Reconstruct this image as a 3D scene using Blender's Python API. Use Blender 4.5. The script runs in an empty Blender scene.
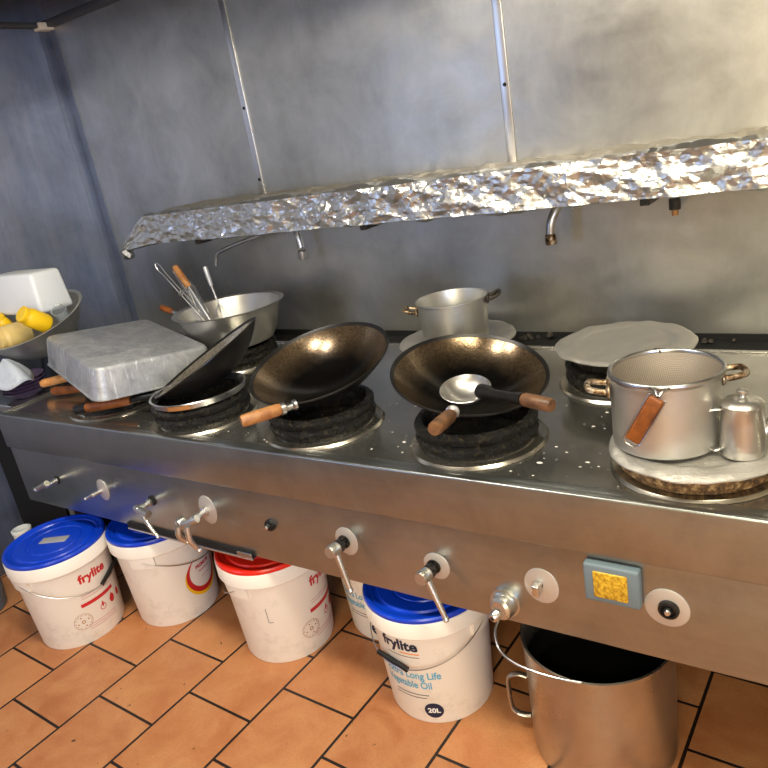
import bpy, bmesh, math, random
from mathutils import Vector, Matrix, Quaternion, noise
PI = math.pi
random.seed(7)
sc = bpy.context.scene
COL = sc.collection

# ------------------------------------------------------------------ camera
cam_d = bpy.data.cameras.new('camera')
cam_d.sensor_fit = 'HORIZONTAL'
cam_d.sensor_width = 36.0
cam_d.lens = 36.0 * 716.187 / 768.0
cam_d.clip_start = 0.02
cam = bpy.data.objects.new('camera', cam_d)
COL.objects.link(cam)
R3 = Matrix(((0.8286259, -0.0497276, 0.5575897), (0.5347122, 0.3651645, -0.7620615), (-0.1657164, 0.9296139, 0.3291747)))
cam.matrix_world = Matrix.Translation((0, 0, 1.55)) @ R3.to_4x4()
sc.camera = cam

# ------------------------------------------------------------------ world, lights, exposure
sc.view_settings.view_transform = 'Standard'
sc.view_settings.look = 'None'
sc.view_settings.gamma = 1.0
sc.view_settings.use_curve_mapping = False
sc.view_settings.exposure = 0.42
w = bpy.data.worlds.new('world'); sc.world = w; w.use_nodes = True
w.node_tree.nodes['Background'].inputs[0].default_value = (0.8, 0.88, 1.0, 1)
w.node_tree.nodes['Background'].inputs[1].default_value = 0.15

def area(name, loc, target, sx, sy, power, color):
    d = bpy.data.lights.new(name, 'AREA'); d.shape = 'RECTANGLE'; d.size = sx; d.size_y = sy
    d.energy = power; d.color = color
    o = bpy.data.objects.new(name, d); COL.objects.link(o)
    o.location = loc
    o.rotation_euler = (Vector(target) - Vector(loc)).to_track_quat('-Z', 'Y').to_euler()
    return o
# ceiling lamps in front of the canopy, and a fluorescent panel at the rear of the kitchen
area('ceiling_light_left', (-1.62, .72, 2.69), (-1.62, .80, 0), .22, .30, 15, (1.0, 0.93, 0.82))
area('ceiling_light_middle', (-1.18, .72, 2.69), (-1.18, .80, 0), .22, .30, 15, (1.0, 0.92, 0.78))
area('ceiling_light_right', (0.10, .62, 2.69), (0.10, .72, 0), 1.0, .30, 30, (1.0, 0.91, 0.68))
area('ceiling_light_rear', (0.4, -1.9, 2.66), (0.3, -0.8, 0.4), 1.6, 0.5, 44, (1.0, 0.92, 0.70))
# added warm fill behind the camera to brighten the right back wall
area('warm_fill_rear', (0.75, -2.54, 1.75), (0.1, 2.2, 1.05), 1.5, 0.9, 62, (1.0, 0.91, 0.66))
# daylight through the window in the left wall
area('daylight_window', (-3.06, -1.1, 1.55), (0.0, 0.9, 1.3), 1.3, 1.1, 17, (0.42, 0.60, 1.0))
# added blue fill from the right, aimed at the left wall; no known window
dw = area('blue_fill_right', (1.95, -1.3, 1.6), (-3.1, 1.7, 1.45), 1.2, 1.1, 15, (0.30, 0.50, 1.0)); dw.data.spread = math.radians(70)

# ------------------------------------------------------------------ materials
def srgb(h):
    h = h.lstrip('#'); c = [int(h[i:i+2], 16) / 255 for i in (0, 2, 4)]
    return tuple((v / 12.92 if v <= 0.04045 else ((v + 0.055) / 1.055) ** 2.4) for v in c) + (1,)

class NT:
    def __init__(s, name):
        s.m = bpy.data.materials.new(name); s.m.use_nodes = True
        s.t = s.m.node_tree; s.b = s.t.nodes['Principled BSDF']
        s.tc = s.t.nodes.new('ShaderNodeTexCoord')
    def n(s, typ, **kw):
        n = s.t.nodes.new('ShaderNode' + typ)
        for k, v in kw.items():
            if k in n.inputs: n.inputs[k].default_value = v
            else: setattr(n, k, v)
        return n
    def l(s, a, b): s.t.links.new(a, b)
    def mapping(s, scale=(1, 1, 1), rot=(0, 0, 0), loc=(0, 0, 0), src='Object'):
        m = s.n('Mapping'); s.l(s.tc.outputs[src], m.inputs[0])
        m.inputs['Scale'].default_value = scale; m.inputs['Rotation'].default_value = rot; m.inputs['Location'].default_value = loc
        return m.outputs[0]
    def noise(s, vec, scale, detail=4, rough=0.6, dist=0):
        n = s.n('TexNoise'); s.l(vec, n.inputs['Vector'])
        n.inputs['Scale'].default_value = scale; n.inputs['Detail'].default_value = detail
        n.inputs['Roughness'].default_value = rough; n.inputs['Distortion'].default_value = dist
        return n.outputs[0]
    def ramp(s, fac, stops):
        r = s.n('ValToRGB'); s.l(fac, r.inputs[0]); e = r.color_ramp.elements
        while len(e) < len(stops): e.new(0.5)
        for i, (p, c) in enumerate(stops):
            e[i].position = p; e[i].color = c if len(c) == 4 else tuple(c) + (1,)
        return r.outputs[0]
    def mix(s, f, a, b, mode='MIX'):
        m = s.n('Mix', data_type='RGBA', blend_type=mode)
        for i, v in ((0, f), (6, a), (7, b)):
            if hasattr(v, 'is_output'): s.l(v, m.inputs[i])
            else: m.inputs[i].default_value = v
        return m.outputs[2]
    def bump(s, h, strength=0.3, dist=0.002):
        b = s.n('Bump'); s.l(h, b.inputs['Height']); b.inputs['Strength'].default_value = strength
        b.inputs['Distance'].default_value = dist; s.l(b.outputs[0], s.b.inputs['Normal'])
    def set(s, **kw):
        for k, v in kw.items():
            i = s.b.inputs[k.replace('_', ' ')]
            if hasattr(v, 'is_output'): s.l(v, i)
            else: i.default_value = v
        return s.m
def g(v): return (v, v, v, 1)
M = {}
def simple(name, col, rough=0.5, metal=0.0, **kw):
    t = NT(name); M[name] = t.set(Base_Color=srgb(col) if isinstance(col, str) else col, Roughness=rough, Metallic=metal, **kw); return M[name]

def steel(name, c0, c1, r0, r1, streak, metal=0.95, speck=0.0, smear=None):
    t = NT(name)
    st = t.noise(t.mapping(scale=streak), 6, 6, 0.7)
    sm = t.noise(t.mapping(rot=(0.3, 0.5, 0.6)), 4.5, 6, 0.68, 0.35)
    base = t.mix(t.ramp(sm, [(0.25, g(0)), (0.75, g(1))]), c0, c1)
    base = t.mix(t.ramp(st, [(0.35, g(0.0)), (0.7, g(1.0))]), base, t.mix(0.18, base, g(0.7)))
    rf = t.ramp(t.noise(t.mapping(rot=(0.1, 0.9, 0.2), scale=(1, 1, 1.6)), 5, 5, 0.6, 0.6), [(0.25, g(r0)), (0.75, g(r1))])
    if speck:
        v = t.n('TexVoronoi'); v.inputs['Scale'].default_value = 42; t.l(t.mapping(), v.inputs['Vector'])
        k = t.ramp(v.outputs['Distance'], [(0.0, g(1)), (0.10, g(1)), (0.15, g(0))])
        pick = t.ramp(t.noise(t.mapping(), 9, 3), [(0.56, g(0)), (0.62, g(1))])
        mask = t.mix(1.0, k, pick, 'MULTIPLY')
        base = t.mix(mask, base, g(0.75))
        met = t.ramp(mask, [(0, g(metal)), (1, g(0.0))])
        t.set(Metallic=met)
    else: t.set(Metallic=metal)
    t.bump(st, 0.03, 0.001)
    M[name] = t.set(Base_Color=base, Roughness=rf); return M[name]
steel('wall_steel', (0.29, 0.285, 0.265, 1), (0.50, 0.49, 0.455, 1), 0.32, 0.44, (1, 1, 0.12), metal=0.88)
steel('blue_lit_wall_steel', (0.09, 0.11, 0.16, 1), (0.19, 0.225, 0.32, 1), 0.34, 0.46, (1, 1, 0.12), metal=0.6)  # blue daylight cast put into the steel's base colour
steel('panel_steel', (0.24, 0.25, 0.24, 1), (0.40, 0.42, 0.40, 1), 0.26, 0.38, (0.05, 1, 1))
steel('top_steel', (0.42, 0.41, 0.37, 1), (0.66, 0.65, 0.60, 1), 0.13, 0.27, (1, 1, 1), speck=1.0)
steel('bright_steel', g(0.62), g(0.72), 0.16, 0.28, (1, 1, 0.2))
steel('trim_steel', g(0.6), g(0.7), 0.25, 0.35, (1, 1, 0.05))
steel('aluminium', (0.44, 0.43, 0.40, 1), (0.60, 0.59, 0.54, 1), 0.32, 0.48, (1, 1, 1), metal=0.85)
steel('dull_aluminium', (0.40, 0.41, 0.42, 1), (0.58, 0.58, 0.58, 1), 0.40, 0.58, (1, 1, 0.3), metal=0.7)
steel('stock_pot_steel', (0.34, 0.30, 0.25, 1), (0.56, 0.51, 0.43, 1), 0.22, 0.40, (1, 1, 0.3))
steel('valve_steel', (0.45, 0.43, 0.38, 1), (0.68, 0.66, 0.6, 1), 0.22, 0.40, (1, 1, 1))
steel('flange_steel', (0.45, 0.41, 0.33, 1), (0.66, 0.62, 0.52, 1), 0.18, 0.35, (1, 1, 1))
steel('disc_steel', (0.46, 0.43, 0.39, 1), (0.62, 0.59, 0.54, 1), 0.35, 0.5, (1, 1, 1), metal=0.6)
steel('satin_steel', (0.46, 0.45, 0.42, 1), (0.60, 0.58, 0.55, 1), 0.28, 0.40, (1, 1, 0.3))
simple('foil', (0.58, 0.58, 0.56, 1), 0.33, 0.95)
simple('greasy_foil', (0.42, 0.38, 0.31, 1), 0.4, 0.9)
t = NT('plate_foil')
t.bump(t.noise(t.mapping(), 38, 8, 0.72, 1.5), 0.6, 0.006)
M['plate_foil'] = t.set(Base_Color=t.mix(t.noise(t.mapping(), 8), (0.46, 0.44, 0.40, 1), (0.64, 0.62, 0.57, 1)), Roughness=0.38, Metallic=0.7)
t = NT('burnt_foil_edge')
M['burnt_foil_edge'] = t.set(Base_Color=t.ramp(t.noise(t.mapping(), 70, 6, 0.7), [(0.35, (0.02, 0.015, 0.01)), (0.5, (0.16, 0.08, 0.03)), (0.62, (0.42, 0.28, 0.12)), (0.75, (0.55, 0.5, 0.42))]), Roughness=0.55, Metallic=0.2)
t = NT('black_iron')
nz = t.noise(t.mapping(), 70, 6, 0.75)
t.bump(nz, 1.0, 0.010)
M['black_iron'] = t.set(Base_Color=t.ramp(nz, [(0.3, (0.002, 0.002, 0.002)), (0.56, (0.006, 0.005, 0.004)), (0.66, (0.07, 0.05, 0.02)), (0.78, (0.32, 0.26, 0.16))]), Roughness=t.ramp(t.noise(t.mapping(), 40), [(0.3, g(0.16)), (0.7, g(0.45))]), Metallic=0.0, Specular_IOR_Level=0.3)
t = NT('wok_outside')
M['wok_outside'] = t.set(Base_Color=t.mix(t.noise(t.mapping(), 14), g(0.008), (0.035, 0.032, 0.03, 1)), Roughness=0.34, Metallic=0.6)
def wok_in(name, z0, z1, brown, gold):
    t = NT(name)
    sep = t.n('SeparateXYZ'); t.l(t.tc.outputs['Object'], sep.inputs[0])
    nz = t.noise(t.mapping(), 16, 6, 0.7)
    ma = t.n('Math', operation='MULTIPLY_ADD'); t.l(nz, ma.inputs[0]); ma.inputs[1].default_value = 0.035; t.l(sep.outputs[2], ma.inputs[2])
    mr = t.n('MapRange'); t.l(ma.outputs[0], mr.inputs[0]); mr.inputs[1].default_value = z0; mr.inputs[2].default_value = z1
    sp = t.ramp(t.noise(t.mapping(), 170, 3, 0.8), [(0.4, g(0)), (0.62, g(1))])
    patina = t.mix(sp, brown, gold)
    colr = t.mix(mr.outputs[0], (0.010, 0.009, 0.008, 1), patina)
    M[name] = t.set(Base_Color=colr, Roughness=t.ramp(nz, [(0.3, g(0.16)), (0.7, g(0.24))]), Metallic=0.75)
wok_in('wok_patina', 0.045, 0.085, (0.075, 0.05, 0.028, 1), (0.19, 0.135, 0.08, 1))
wok_in('pale_wok_patina', 0.03, 0.05, (0.22, 0.19, 0.15, 1), (0.55, 0.50, 0.42, 1))
def wood(name, a, b, axis=(1, 1, 1)):
    t = NT(name); nz = t.noise(t.mapping(scale=axis), 30, 6, 0.7, 0.5)
    M[name] = t.set(Base_Color=t.mix(t.ramp(nz, [(0.3, g(0)), (0.7, g(1))]), srgb(a), srgb(b)), Roughness=0.45)
wood('orange_wood', '#7a451c', '#b8844c')
wood('brown_wood', '#33200f', '#80593a')
wood('red_wood', '#54280c', '#96551f')
wood('light_wood', '#b06a30', '#e0a868')
def plastic(name, a, b, rough=0.4, dirt=8, **kw):
    t = NT(name); M[name] = t.set(Base_Color=t.mix(t.ramp(t.noise(t.mapping(), dirt, 6, 0.7), [(0.55, g(0)), (0.9, g(1))]), srgb(a), srgb(b)), Roughness=rough, **kw)
plastic('bucket_white', '#eae4d8', '#bcb0a0', 0.42, 9)
plastic('tub_white', '#dfe2e2', '#c6cacb', 0.35, 5)
plastic('lid_blue', '#0a3cc0', '#06289a', 0.28, 6)
plastic('lid_red', '#e02616', '#b01408', 0.28, 6)
plastic('yellow_plastic', '#f0c414', '#d89c10', 0.35, 10)
plastic('cream_plastic', '#dcc078', '#c0a058', 0.4, 10)
plastic('purple_glaze', '#4a3c54', '#8f8296', 0.35, 30)
steel('dark_steel', (0.34, 0.345, 0.35, 1), (0.56, 0.565, 0.57, 1), 0.20, 0.36, (1, 1, 1))
plastic('grey_plastic', '#b4bcc4', '#8a949e', 0.4, 14)
simple('black_rubber', '#0c0c0c', 0.5)
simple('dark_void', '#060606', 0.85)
simple('print_navy', '#101c3c', 0.5)
simple('print_red', '#c01c20', 0.5)
simple('print_pink', '#d09a96', 0.5)
simple('print_cyan', '#5aa8c8', 0.5)
simple('print_orange', '#e89428', 0.5)
simple('print_yellow', '#eab818', 0.5)
simple('print_white', '#e6e6e2', 0.5)
simple('print_grey', '#4a4a50', 0.5)
simple('switch_grey', '#66767e', 0.5)
simple('wire_steel', g(0.45), 0.3, 1.0)
simple('sauce_black', g(0.006), 0.08)
simple('brass_rust', (0.45, 0.22, 0.08, 1), 0.45, 0.5)
simple('label_silver', g(0.42), 0.5, 0.3)
t = NT('amber_lens')
nz = t.noise(t.mapping(), 120, 4, 0.7)
t.bump(nz, 0.5, 0.002)
M['amber_lens'] = t.set(Base_Color=t.ramp(nz, [(0.35, (0.28, 0.14, 0.01)), (0.65, (0.75, 0.48, 0.04))]), Roughness=0.15)
t = NT('rust_pot_handle')
M['rust_pot_handle'] = t.set(Base_Color=t.ramp(t.noise(t.mapping(), 60, 5, 0.7), [(0.4, (0.03, 0.02, 0.012)), (0.5, (0.22, 0.13, 0.06)), (0.6, (0.45, 0.40, 0.32))]), Roughness=0.35, Metallic=0.7)
t = NT('grease_black')
nz = t.noise(t.mapping(), 50, 6, 0.75); t.bump(nz, 1.0, 0.006)
M['grease_black'] = t.set(Base_Color=t.ramp(nz, [(0.4, (0.006, 0.005, 0.004)), (0.65, (0.05, 0.035, 0.02)), (0.8, (0.2, 0.17, 0.13))]), Roughness=0.4)
t = NT('frosted_glass')
M['frosted_glass'] = t.set(Base_Color=(0.8, 0.85, 0.88, 1), Roughness=0.15, Transmission_Weight=0.85)

# sieve mesh: woven wire with real holes
t = NT('sieve_mesh')
sep = t.n('SeparateXYZ'); t.l(t.tc.outputs['Object'], sep.inputs[0])
def wv(out, k):
    a = t.n('Math', operation='MULTIPLY'); t.l(out, a.inputs[0]); a.inputs[1].default_value = k
    b = t.n('Math', operation='PINGPONG'); t.l(a.outputs[0], b.inputs[0]); b.inputs[1].default_value = 1.0
    c = t.n('Math', operation='LESS_THAN'); t.l(b.outputs[0], c.inputs[0]); c.inputs[1].default_value = 0.68
    return c.outputs[0]
mx = t.n('Math', operation='MAXIMUM'); t.l(wv(sep.outputs[0], 560), mx.inputs[0]); t.l(wv(sep.outputs[1], 560), mx.inputs[1])
t.l(mx.outputs[0], t.b.inputs['Alpha'])
M['sieve_mesh'] = t.set(Base_Color=(0.24, 0.20, 0.16, 1), Roughness=0.6, Metallic=0.4)

# floor tiles
t = NT('terracotta_tiles')
mp = t.n('Mapping'); t.l(t.tc.outputs['Object'], mp.inputs[0]); mp.inputs['Rotation'].default_value = (0, 0, 0.03975)
sx = t.n('SeparateXYZ'); t.l(mp.outputs[0], sx.inputs[0])
cx = t.n('CombineXYZ')
a = t.n('Math', operation='ADD'); t.l(sx.outputs[1], a.inputs[0]); a.inputs[1].default_value = -0.826 + 2.92; t.l(a.outputs[0], cx.inputs[0])
a = t.n('Math', operation='ADD'); t.l(sx.outputs[0], a.inputs[0]); a.inputs[1].default_value = 2.32 + 5.54; t.l(a.outputs[0], cx.inputs[1])
br = t.n('TexBrick'); t.l(cx.outputs[0], br.inputs['Vector'])
br.offset = 0.5; br.offset_frequency = 2; br.squash = 1.0
for k, v in (('Scale', 1.0), ('Mortar Size', 0.0048), ('Mortar Smooth', 0.25), ('Bias', 0.0), ('Brick Width', 0.292), ('Row Height', 0.277)): br.inputs[k].default_value = v
br.inputs['Color1'].default_value = srgb('#bc7a4a'); br.inputs['Color2'].default_value = srgb('#9e5f38'); br.inputs['Mortar'].default_value = srgb('#2e1c12')
bl = t.noise(t.mapping(), 7, 6, 0.65, 0.4)
tile = t.mix(t.ramp(bl, [(0.35, g(0)), (0.7, g(0.55))]), br.outputs['Color'], srgb('#d09a66'))
sp = t.ramp(t.noise(t.mapping(), 42, 2, 0.5), [(0.24, g(1)), (0.28, g(0))])
tile = t.mix(sp, tile, srgb('#4a2c1a'))
fine = t.noise(t.mapping(), 160, 3, 0.6)
tile = t.mix(t.ramp(fine, [(0.4, g(0)), (0.8, g(0.3))]), tile, srgb('#7a4a2c'))
tile = t.mix(br.outputs['Fac'], tile, srgb('#1d120c'))
inv = t.n('Math', operation='SUBTRACT'); inv.inputs[0].default_value = 1.0; t.l(br.outputs['Fac'], inv.inputs[1])
t.bump(inv.outputs[0], 0.8, 0.003)
M['terracotta_tiles'] = t.set(Base_Color=tile, Roughness=t.ramp(bl, [(0.3, g(0.38)), (0.7, g(0.55))]))
simple('plain_wall', '#ddd2ba', 0.7)
simple('plain_ceiling', '#77736a', 0.8)
simple('hood_dark', g(0.10), 0.55, 0.6)

# ------------------------------------------------------------------ mesh helpers
class MB:
    """collects shapes into one mesh"""
    def __init__(s): s.v = []; s.f = []; s.mi = []; s.cur = 0
    def add(s, vs, fs):
        o = len(s.v); s.v += [tuple(v) for v in vs]; s.f += [tuple(i + o for i in f) for f in fs]; s.mi += [s.cur] * len(fs); return s
    def lathe(s, prof, seg=64, a0=0, a1=2 * PI, M4=None):
        full = abs(a1 - a0 - 2 * PI) < 1e-6; n = seg if full else seg + 1
        vs = []; fs = []
        for r, z in prof:
            for k in range(n):
                a = a0 + (a1 - a0) * k / seg
                vs.append(Vector((r * math.cos(a), r * math.sin(a), z)))
        for i in range(len(prof) - 1):
            for k in range(seg):
                k2 = (k + 1) % n
                q = (i * n + k, i * n + k2, (i + 1) * n + k2, (i + 1) * n + k)
                if prof[i][0] < 1e-6: q = (q[0], q[2], q[3])
                elif prof[i + 1][0] < 1e-6: q = (q[0], q[1], q[2])
                fs.append(q)
        if not full:
            fs.append(tuple(i * n for i in range(len(prof)))); fs.append(tuple(i * n + n - 1 for i in reversed(range(len(prof)))))
        if M4 is not None: vs = [M4 @ v for v in vs]
        return s.add(vs, fs)
    def tube(s, pts, r, seg=12, closed=False, cap=True, flat=1.0):
        pts = [Vector(p) for p in pts]; n = len(pts)
        rs = r if isinstance(r, (list, tuple)) else [r] * n
        T = []
        for i in range(n):
            a = pts[(i - 1) % n] if (i > 0 or closed) else pts[i]; b = pts[(i + 1) % n] if (i < n - 1 or closed) else pts[i]
            T.append((b - a).normalized())
        up = Vector((0, 0, 1)) if abs(T[0].z) < 0.9 else Vector((1, 0, 0))
        N = (up - T[0] * up.dot(T[0])).normalized(); vs = []; fs = []
        for i in range(n):
            N = (N - T[i] * N.dot(T[i])).normalized(); B = T[i].cross(N)
            for k in range(seg):
                a = 2 * PI * k / seg
                vs.append(pts[i] + (N * math.cos(a) * flat + B * math.sin(a)) * rs[i])
        for i in range(n if closed else n - 1):
            j = (i + 1) % n
            for k in range(seg):
                k2 = (k + 1) % seg
                fs.append((i * seg + k, i * seg + k2, j * seg + k2, j * seg + k))
        if cap and not closed:
            fs.append(tuple(reversed(range(seg)))); fs.append(tuple((n - 1) * seg + k for k in range(seg)))
        return s.add(vs, fs)
    def box(s, x0, x1, y0, y1, z0, z1, bev=0.0, M4=None, taper=1.0):
        bm = bmesh.new(); bmesh.ops.create_cube(bm, size=1)
        for v in bm.verts:
            k = taper if v.co.z > 0 else 1.0
            v.co = Vector(((x0 + x1) / 2 + v.co.x * (x1 - x0) * k, (y0 + y1) / 2 + v.co.y * (y1 - y0) * k, (z0 + z1) / 2 + v.co.z * (z1 - z0)))
        if bev: bmesh.ops.bevel(bm, geom=bm.edges[:], offset=bev, segments=3, profile=0.5, affect='EDGES')
        if M4 is not None: bmesh.ops.transform(bm, matrix=M4, verts=bm.verts[:])
        bm.verts.index_update()
        s.add([v.co.copy() for v in bm.verts], [[v.index for v in f.verts] for f in bm.faces]); bm.free(); return s
    def build(s, name, mat, parent=None, smooth=True, ang=35, world=False):
        me = bpy.data.meshes.new(name); vs = s.v
        if world and parent is not None:
            inv = world_m(parent).inverted(); vs = [tuple(inv @ Vector(v)) for v in vs]
        me.from_pydata(vs, [], s.f); me.update()
        mats = mat if isinstance(mat, (list, tuple)) else [mat]
        for m in mats: me.materials.append(M[m])
        bm = bmesh.new(); bm.from_mesh(me); bm.faces.ensure_lookup_table()
        bmesh.ops.recalc_face_normals(bm, faces=bm.faces[:]); bm.to_mesh(me); bm.free()
        if len(mats) > 1:
            for p, m in zip(me.polygons, s.mi): p.material_index = m
        if smooth:
            me.shade_smooth(); 
            try: me.set_sharp_from_angle(angle=math.radians(ang))
            except Exception: pass
        o = bpy.data.objects.new(name, me); COL.objects.link(o)
        if parent is not None: o.parent = parent
        return o
def world_m(o):
    m = Matrix.LocRotScale(o.location, o.rotation_euler, o.scale)
    return world_m(o.parent) @ m if o.parent else m
def tag(o, label, cat, group=None):
    o['label'] = label
    if cat: o['category'] = cat
    if group: o['group'] = group
    return o
def thing(name, label, cat, loc=(0, 0, 0), rot=None, group=None):
    o = bpy.data.objects.new(name, None); COL.objects.link(o); o.empty_display_size = 0.05
    o.location = loc
    if rot is not None: o.rotation_euler = rot
    return tag(o, label, cat, group)
def tilt(nx, ny, spin=0.0):
    q = Vector((0, 0, 1)).rotation_difference(Vector((nx, ny, 1)).normalized())
    return (q.to_matrix() @ Matrix.Rotation(spin, 3, 'Z')).to_euler()
def struct(o): o['kind'] = 'structure'; return o
def copy_tree(o, parent=None):
    c = o.copy(); COL.objects.link(c); c.parent = parent
    for ch in [x for x in bpy.data.objects if x.parent == o]: copy_tree(ch, c)
    return c
def axis_m(p, d, up=(0, 0, 1)):
    """matrix placing local +Z along d at p"""
    return Matrix.Translation(p) @ Vector(d).normalized().to_track_quat('Z', 'Y').to_matrix().to_4x4()
def arc(cx, cy, r, a0, a1, n, z=0): return [(cx + r * math.cos(a0 + (a1 - a0) * i / n), cy + r * math.sin(a0 + (a1 - a0) * i / n), z) for i in range(n + 1)]
def smooth_path(pts, n=8):
    P = [Vector(p) for p in pts]; out = []
    for i in range(len(P) - 1):
        p0 = P[max(i - 1, 0)]; p1 = P[i]; p2 = P[i + 1]; p3 = P[min(i + 2, len(P) - 1)]
        for k in range(n):
            t_ = k / n
            out.append(0.5 * ((2 * p1) + (p2 - p0) * t_ + (2 * p0 - 5 * p1 + 4 * p2 - p3) * t_ ** 2 + (3 * p1 - p0 - 3 * p2 + p3) * t_ ** 3))
    out.append(P[-1]); return out

# ------------------------------------------------------------------ the setting
XL, XR, YB, YF, ZC = -3.12, 2.0, 2.223, -2.6, 2.72
TOPZ = 2.22
struct(MB().box(XL - .1, XR + .1, YF - .1, YB + .1, -0.1, 0).build('floor', 'terracotta_tiles', smooth=False))
struct(MB().box(XL - .1, XR + .1, YF - .1, YB + .1, ZC, ZC + .1).build('ceiling', 'plain_ceiling', smooth=False))
struct(MB().box(XL - .1, XR + .1, YB, YB + .1, 0, ZC).build('wall_back', 'wall_steel', smooth=False))
struct(MB().box(XL - .1, XL, YF, YB, 0, ZC).build('wall_left', 'blue_lit_wall_steel', smooth=False))
struct(MB().box(XR, XR + .1, YF, YB, 0, ZC).build('wall_right', 'plain_wall', smooth=False))
struct(MB().box(XL - .1, XR + .1, YF - .1, YF, 0, ZC).build('wall_front', 'plain_wall', smooth=False))
f = MB(); f.box(XL, XL + .03, -1.80, -1.74, .95, 2.15); f.box(XL, XL + .03, -.46, -.40, .95, 2.15); f.box(XL, XL + .03, -1.8, -.4, .93, 1.0); f.box(XL, XL + .03, -1.8, -.4, 2.10, 2.17); f.box(XL, XL + .03, -1.12, -1.08, 1.0, 2.1)
struct(f.build('window_1', 'plain_wall', smooth=False))
f = MB(); f.box(XR - .03, XR, -1.96, -1.90, 1.0, 2.2); f.box(XR - .03, XR, -.70, -.64, 1.0, 2.2); f.box(XR - .03, XR, -1.96, -.64, .98, 1.05); f.box(XR - .03, XR, -1.96, -.64, 2.15, 2.22)
struct(f.build('fill_frame_right', 'plain_wall', smooth=False))  # unseen frame added around the blue fill on the right wall
f = MB(); f.box(-.08, 0, YF, YF + .03, 1.2, 2.3); f.box(1.5, 1.58, YF, YF + .03, 1.2, 2.3); f.box(-.08, 1.58, YF, YF + .03, 1.2, 1.27); f.box(-.08, 1.58, YF, YF + .03, 2.23, 2.3)
struct(f.build('fill_frame_rear', 'plain_wall', smooth=False))  # unseen opening frame added around the warm rear fill
# seams, corner strips and the rail under the canopy
struct(MB().box(-2.066, -2.038, YB - .006, YB, 1.36, TOPZ, .002).build('trim_1', 'trim_steel'))
struct(MB().box(-0.984, -0.954, YB - .006, YB, 1.36, TOPZ + .3, .002).build('trim_2', 'trim_steel'))
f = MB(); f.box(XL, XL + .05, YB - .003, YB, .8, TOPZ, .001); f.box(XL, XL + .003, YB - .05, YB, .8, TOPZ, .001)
struct(f.build('trim_3', 'blue_lit_wall_steel'))
f = MB(); f.box(XL, XR, YB - .035, YB, TOPZ, TOPZ + .03, .003); f.box(XL, XL + .035, 1.2, YB, TOPZ, TOPZ + .02, .003)
struct(f.build('trim_4', 'hood_dark'))
struct(MB().box(XL + .0, XL + .05, YB - .07, YB - .0, TOPZ - .01, TOPZ + .02, .003).build('trim_5', 'plain_wall'))
# wall screws on the seam
f = MB()
for x, z in ((-2.052, 1.72), (-2.052, 1.45), (-0.968, 1.62)): f.lathe([(0, 0.008), (.004, .007), (.006, .004), (.006, 0)], 12, M4=axis_m((x, YB - .004, z), (0, -1, 0)))
struct(f.build('trim_6', 'dark_void'))
# extraction canopy over the range
hd = thing('extraction_canopy', 'dark steel extraction canopy above the range and its foil shelf', 'extractor hood', (0, 0, TOPZ))
f = MB(); f.box(XL + .01, XR - .02, 1.65, 1.68, .0, .46); f.box(XL + .01, XR - .02, 1.68, YB - .04, .455, .465); f.box(XL + .01, XR - .02, 1.68, 1.74, .0, .02)
f.build('hood_body', 'hood_dark', hd, smooth=False)

# ------------------------------------------------------------------ wok range
Z, YP = 0.80, 1.223
X0, X1 = -2.70, 1.2
rg = thing('wok_range', 'long stainless steel wok range with valves along its front panel', 'cooking range', (0, 0, 0))
f = MB()
f.box(X0, X1, YP + .045, 2.135, Z - .03, Z - .004)
f.box(X0, X0 + .02, YP + .03, 2.135, Z - .03, Z + .004, .002)
f.box(X0, X1, 2.115, 2.135, Z - .03, Z + .001, .002)
f.build('worktop', 'top_steel', rg)
f = MB(); f.box(X0, X1, YP, YP + .022, .667, Z + .004, .005); f.box(X0, X1, YP + .02, YP + .05, .70, Z - .001, .002)
f.build('front_rail', 'panel_steel', rg)
f = MB(); f.box(X0, X1, YP + .012, YP + .03, .432, .675, .003); f.box(X0, X0 + .015, YP + .02, 2.13, .432, .78); f.box(X0, X1, YP + .02, YP + .075, .432, .436)
f.build('control_panel', 'panel_steel', rg)
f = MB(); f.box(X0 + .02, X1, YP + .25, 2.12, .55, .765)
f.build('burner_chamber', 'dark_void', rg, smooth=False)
f = MB(); f.box(X0, X1, 2.136, YB - .002, Z - .06, Z - .001)
f.box(X0, X1, YB - .006, YB - .001, Z - .02, Z + .020)
f.build('rear_gutter', 'dark_void', rg, smooth=False)
f = MB(); random.seed(3)
for k in range(46):
    c = random.choice((-.98, -.62, -.40, -.96, -.64))
    x = c + random.gauss(0, .035); r = random.uniform(.004, .014)
    f.lathe([(0, r), (r * .7, r * .7), (r, 0), (0, -r * .3)], 7, M4=Matrix.Translation((x, YB - .010 - random.random() * .03, Z + .001 + random.random() * random.random() * .014)))
o = f.build('grease_crumbs', 'grease_black', rg, smooth=False); o['kind'] = 'stuff'
f = MB(); f.box(-2.08, -1.49, YP + .05, 1.95, .412, .432); f.box(-2.08, -1.49, YP + .006, YP + .05, .424, .445)
dt = f.build('drip_tray', 'dark_void', rg, smooth=False)
MB().box(-2.08, -1.49, YP + .003, YP + .008, .420, .426, .001).build('tray_lip', 'trim_steel', dt)
MB().box(-1.55, -1.49, YP + .001, YP + .006, .427, .444, .002).build('tray_latch', 'wire_steel', dt)
for x, y in ((-2.63, 1.36), (-2.63, 2.08), (-.2, 2.08), (-.9, 2.08), (1.1, 1.4), (1.1, 2.08)):
    f = MB(); f.box(x - .02, x + .02, y - .02, y + .02, 0.012, .56, .002); f.lathe([(0, 0), (.03, 0), (.03, .014), (0, .016)], 20, M4=Matrix.Translation((x, y, 0)))
    f.build('leg', 'panel_steel', rg)
f = MB(); f.lathe([(0, .44), (.012, .44), (.012, .40), (.016, .398), (.016, .375), (.008, .37), (0, .37)], 16, M4=Matrix.Translation((-.50, 1.36, 0)))
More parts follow.
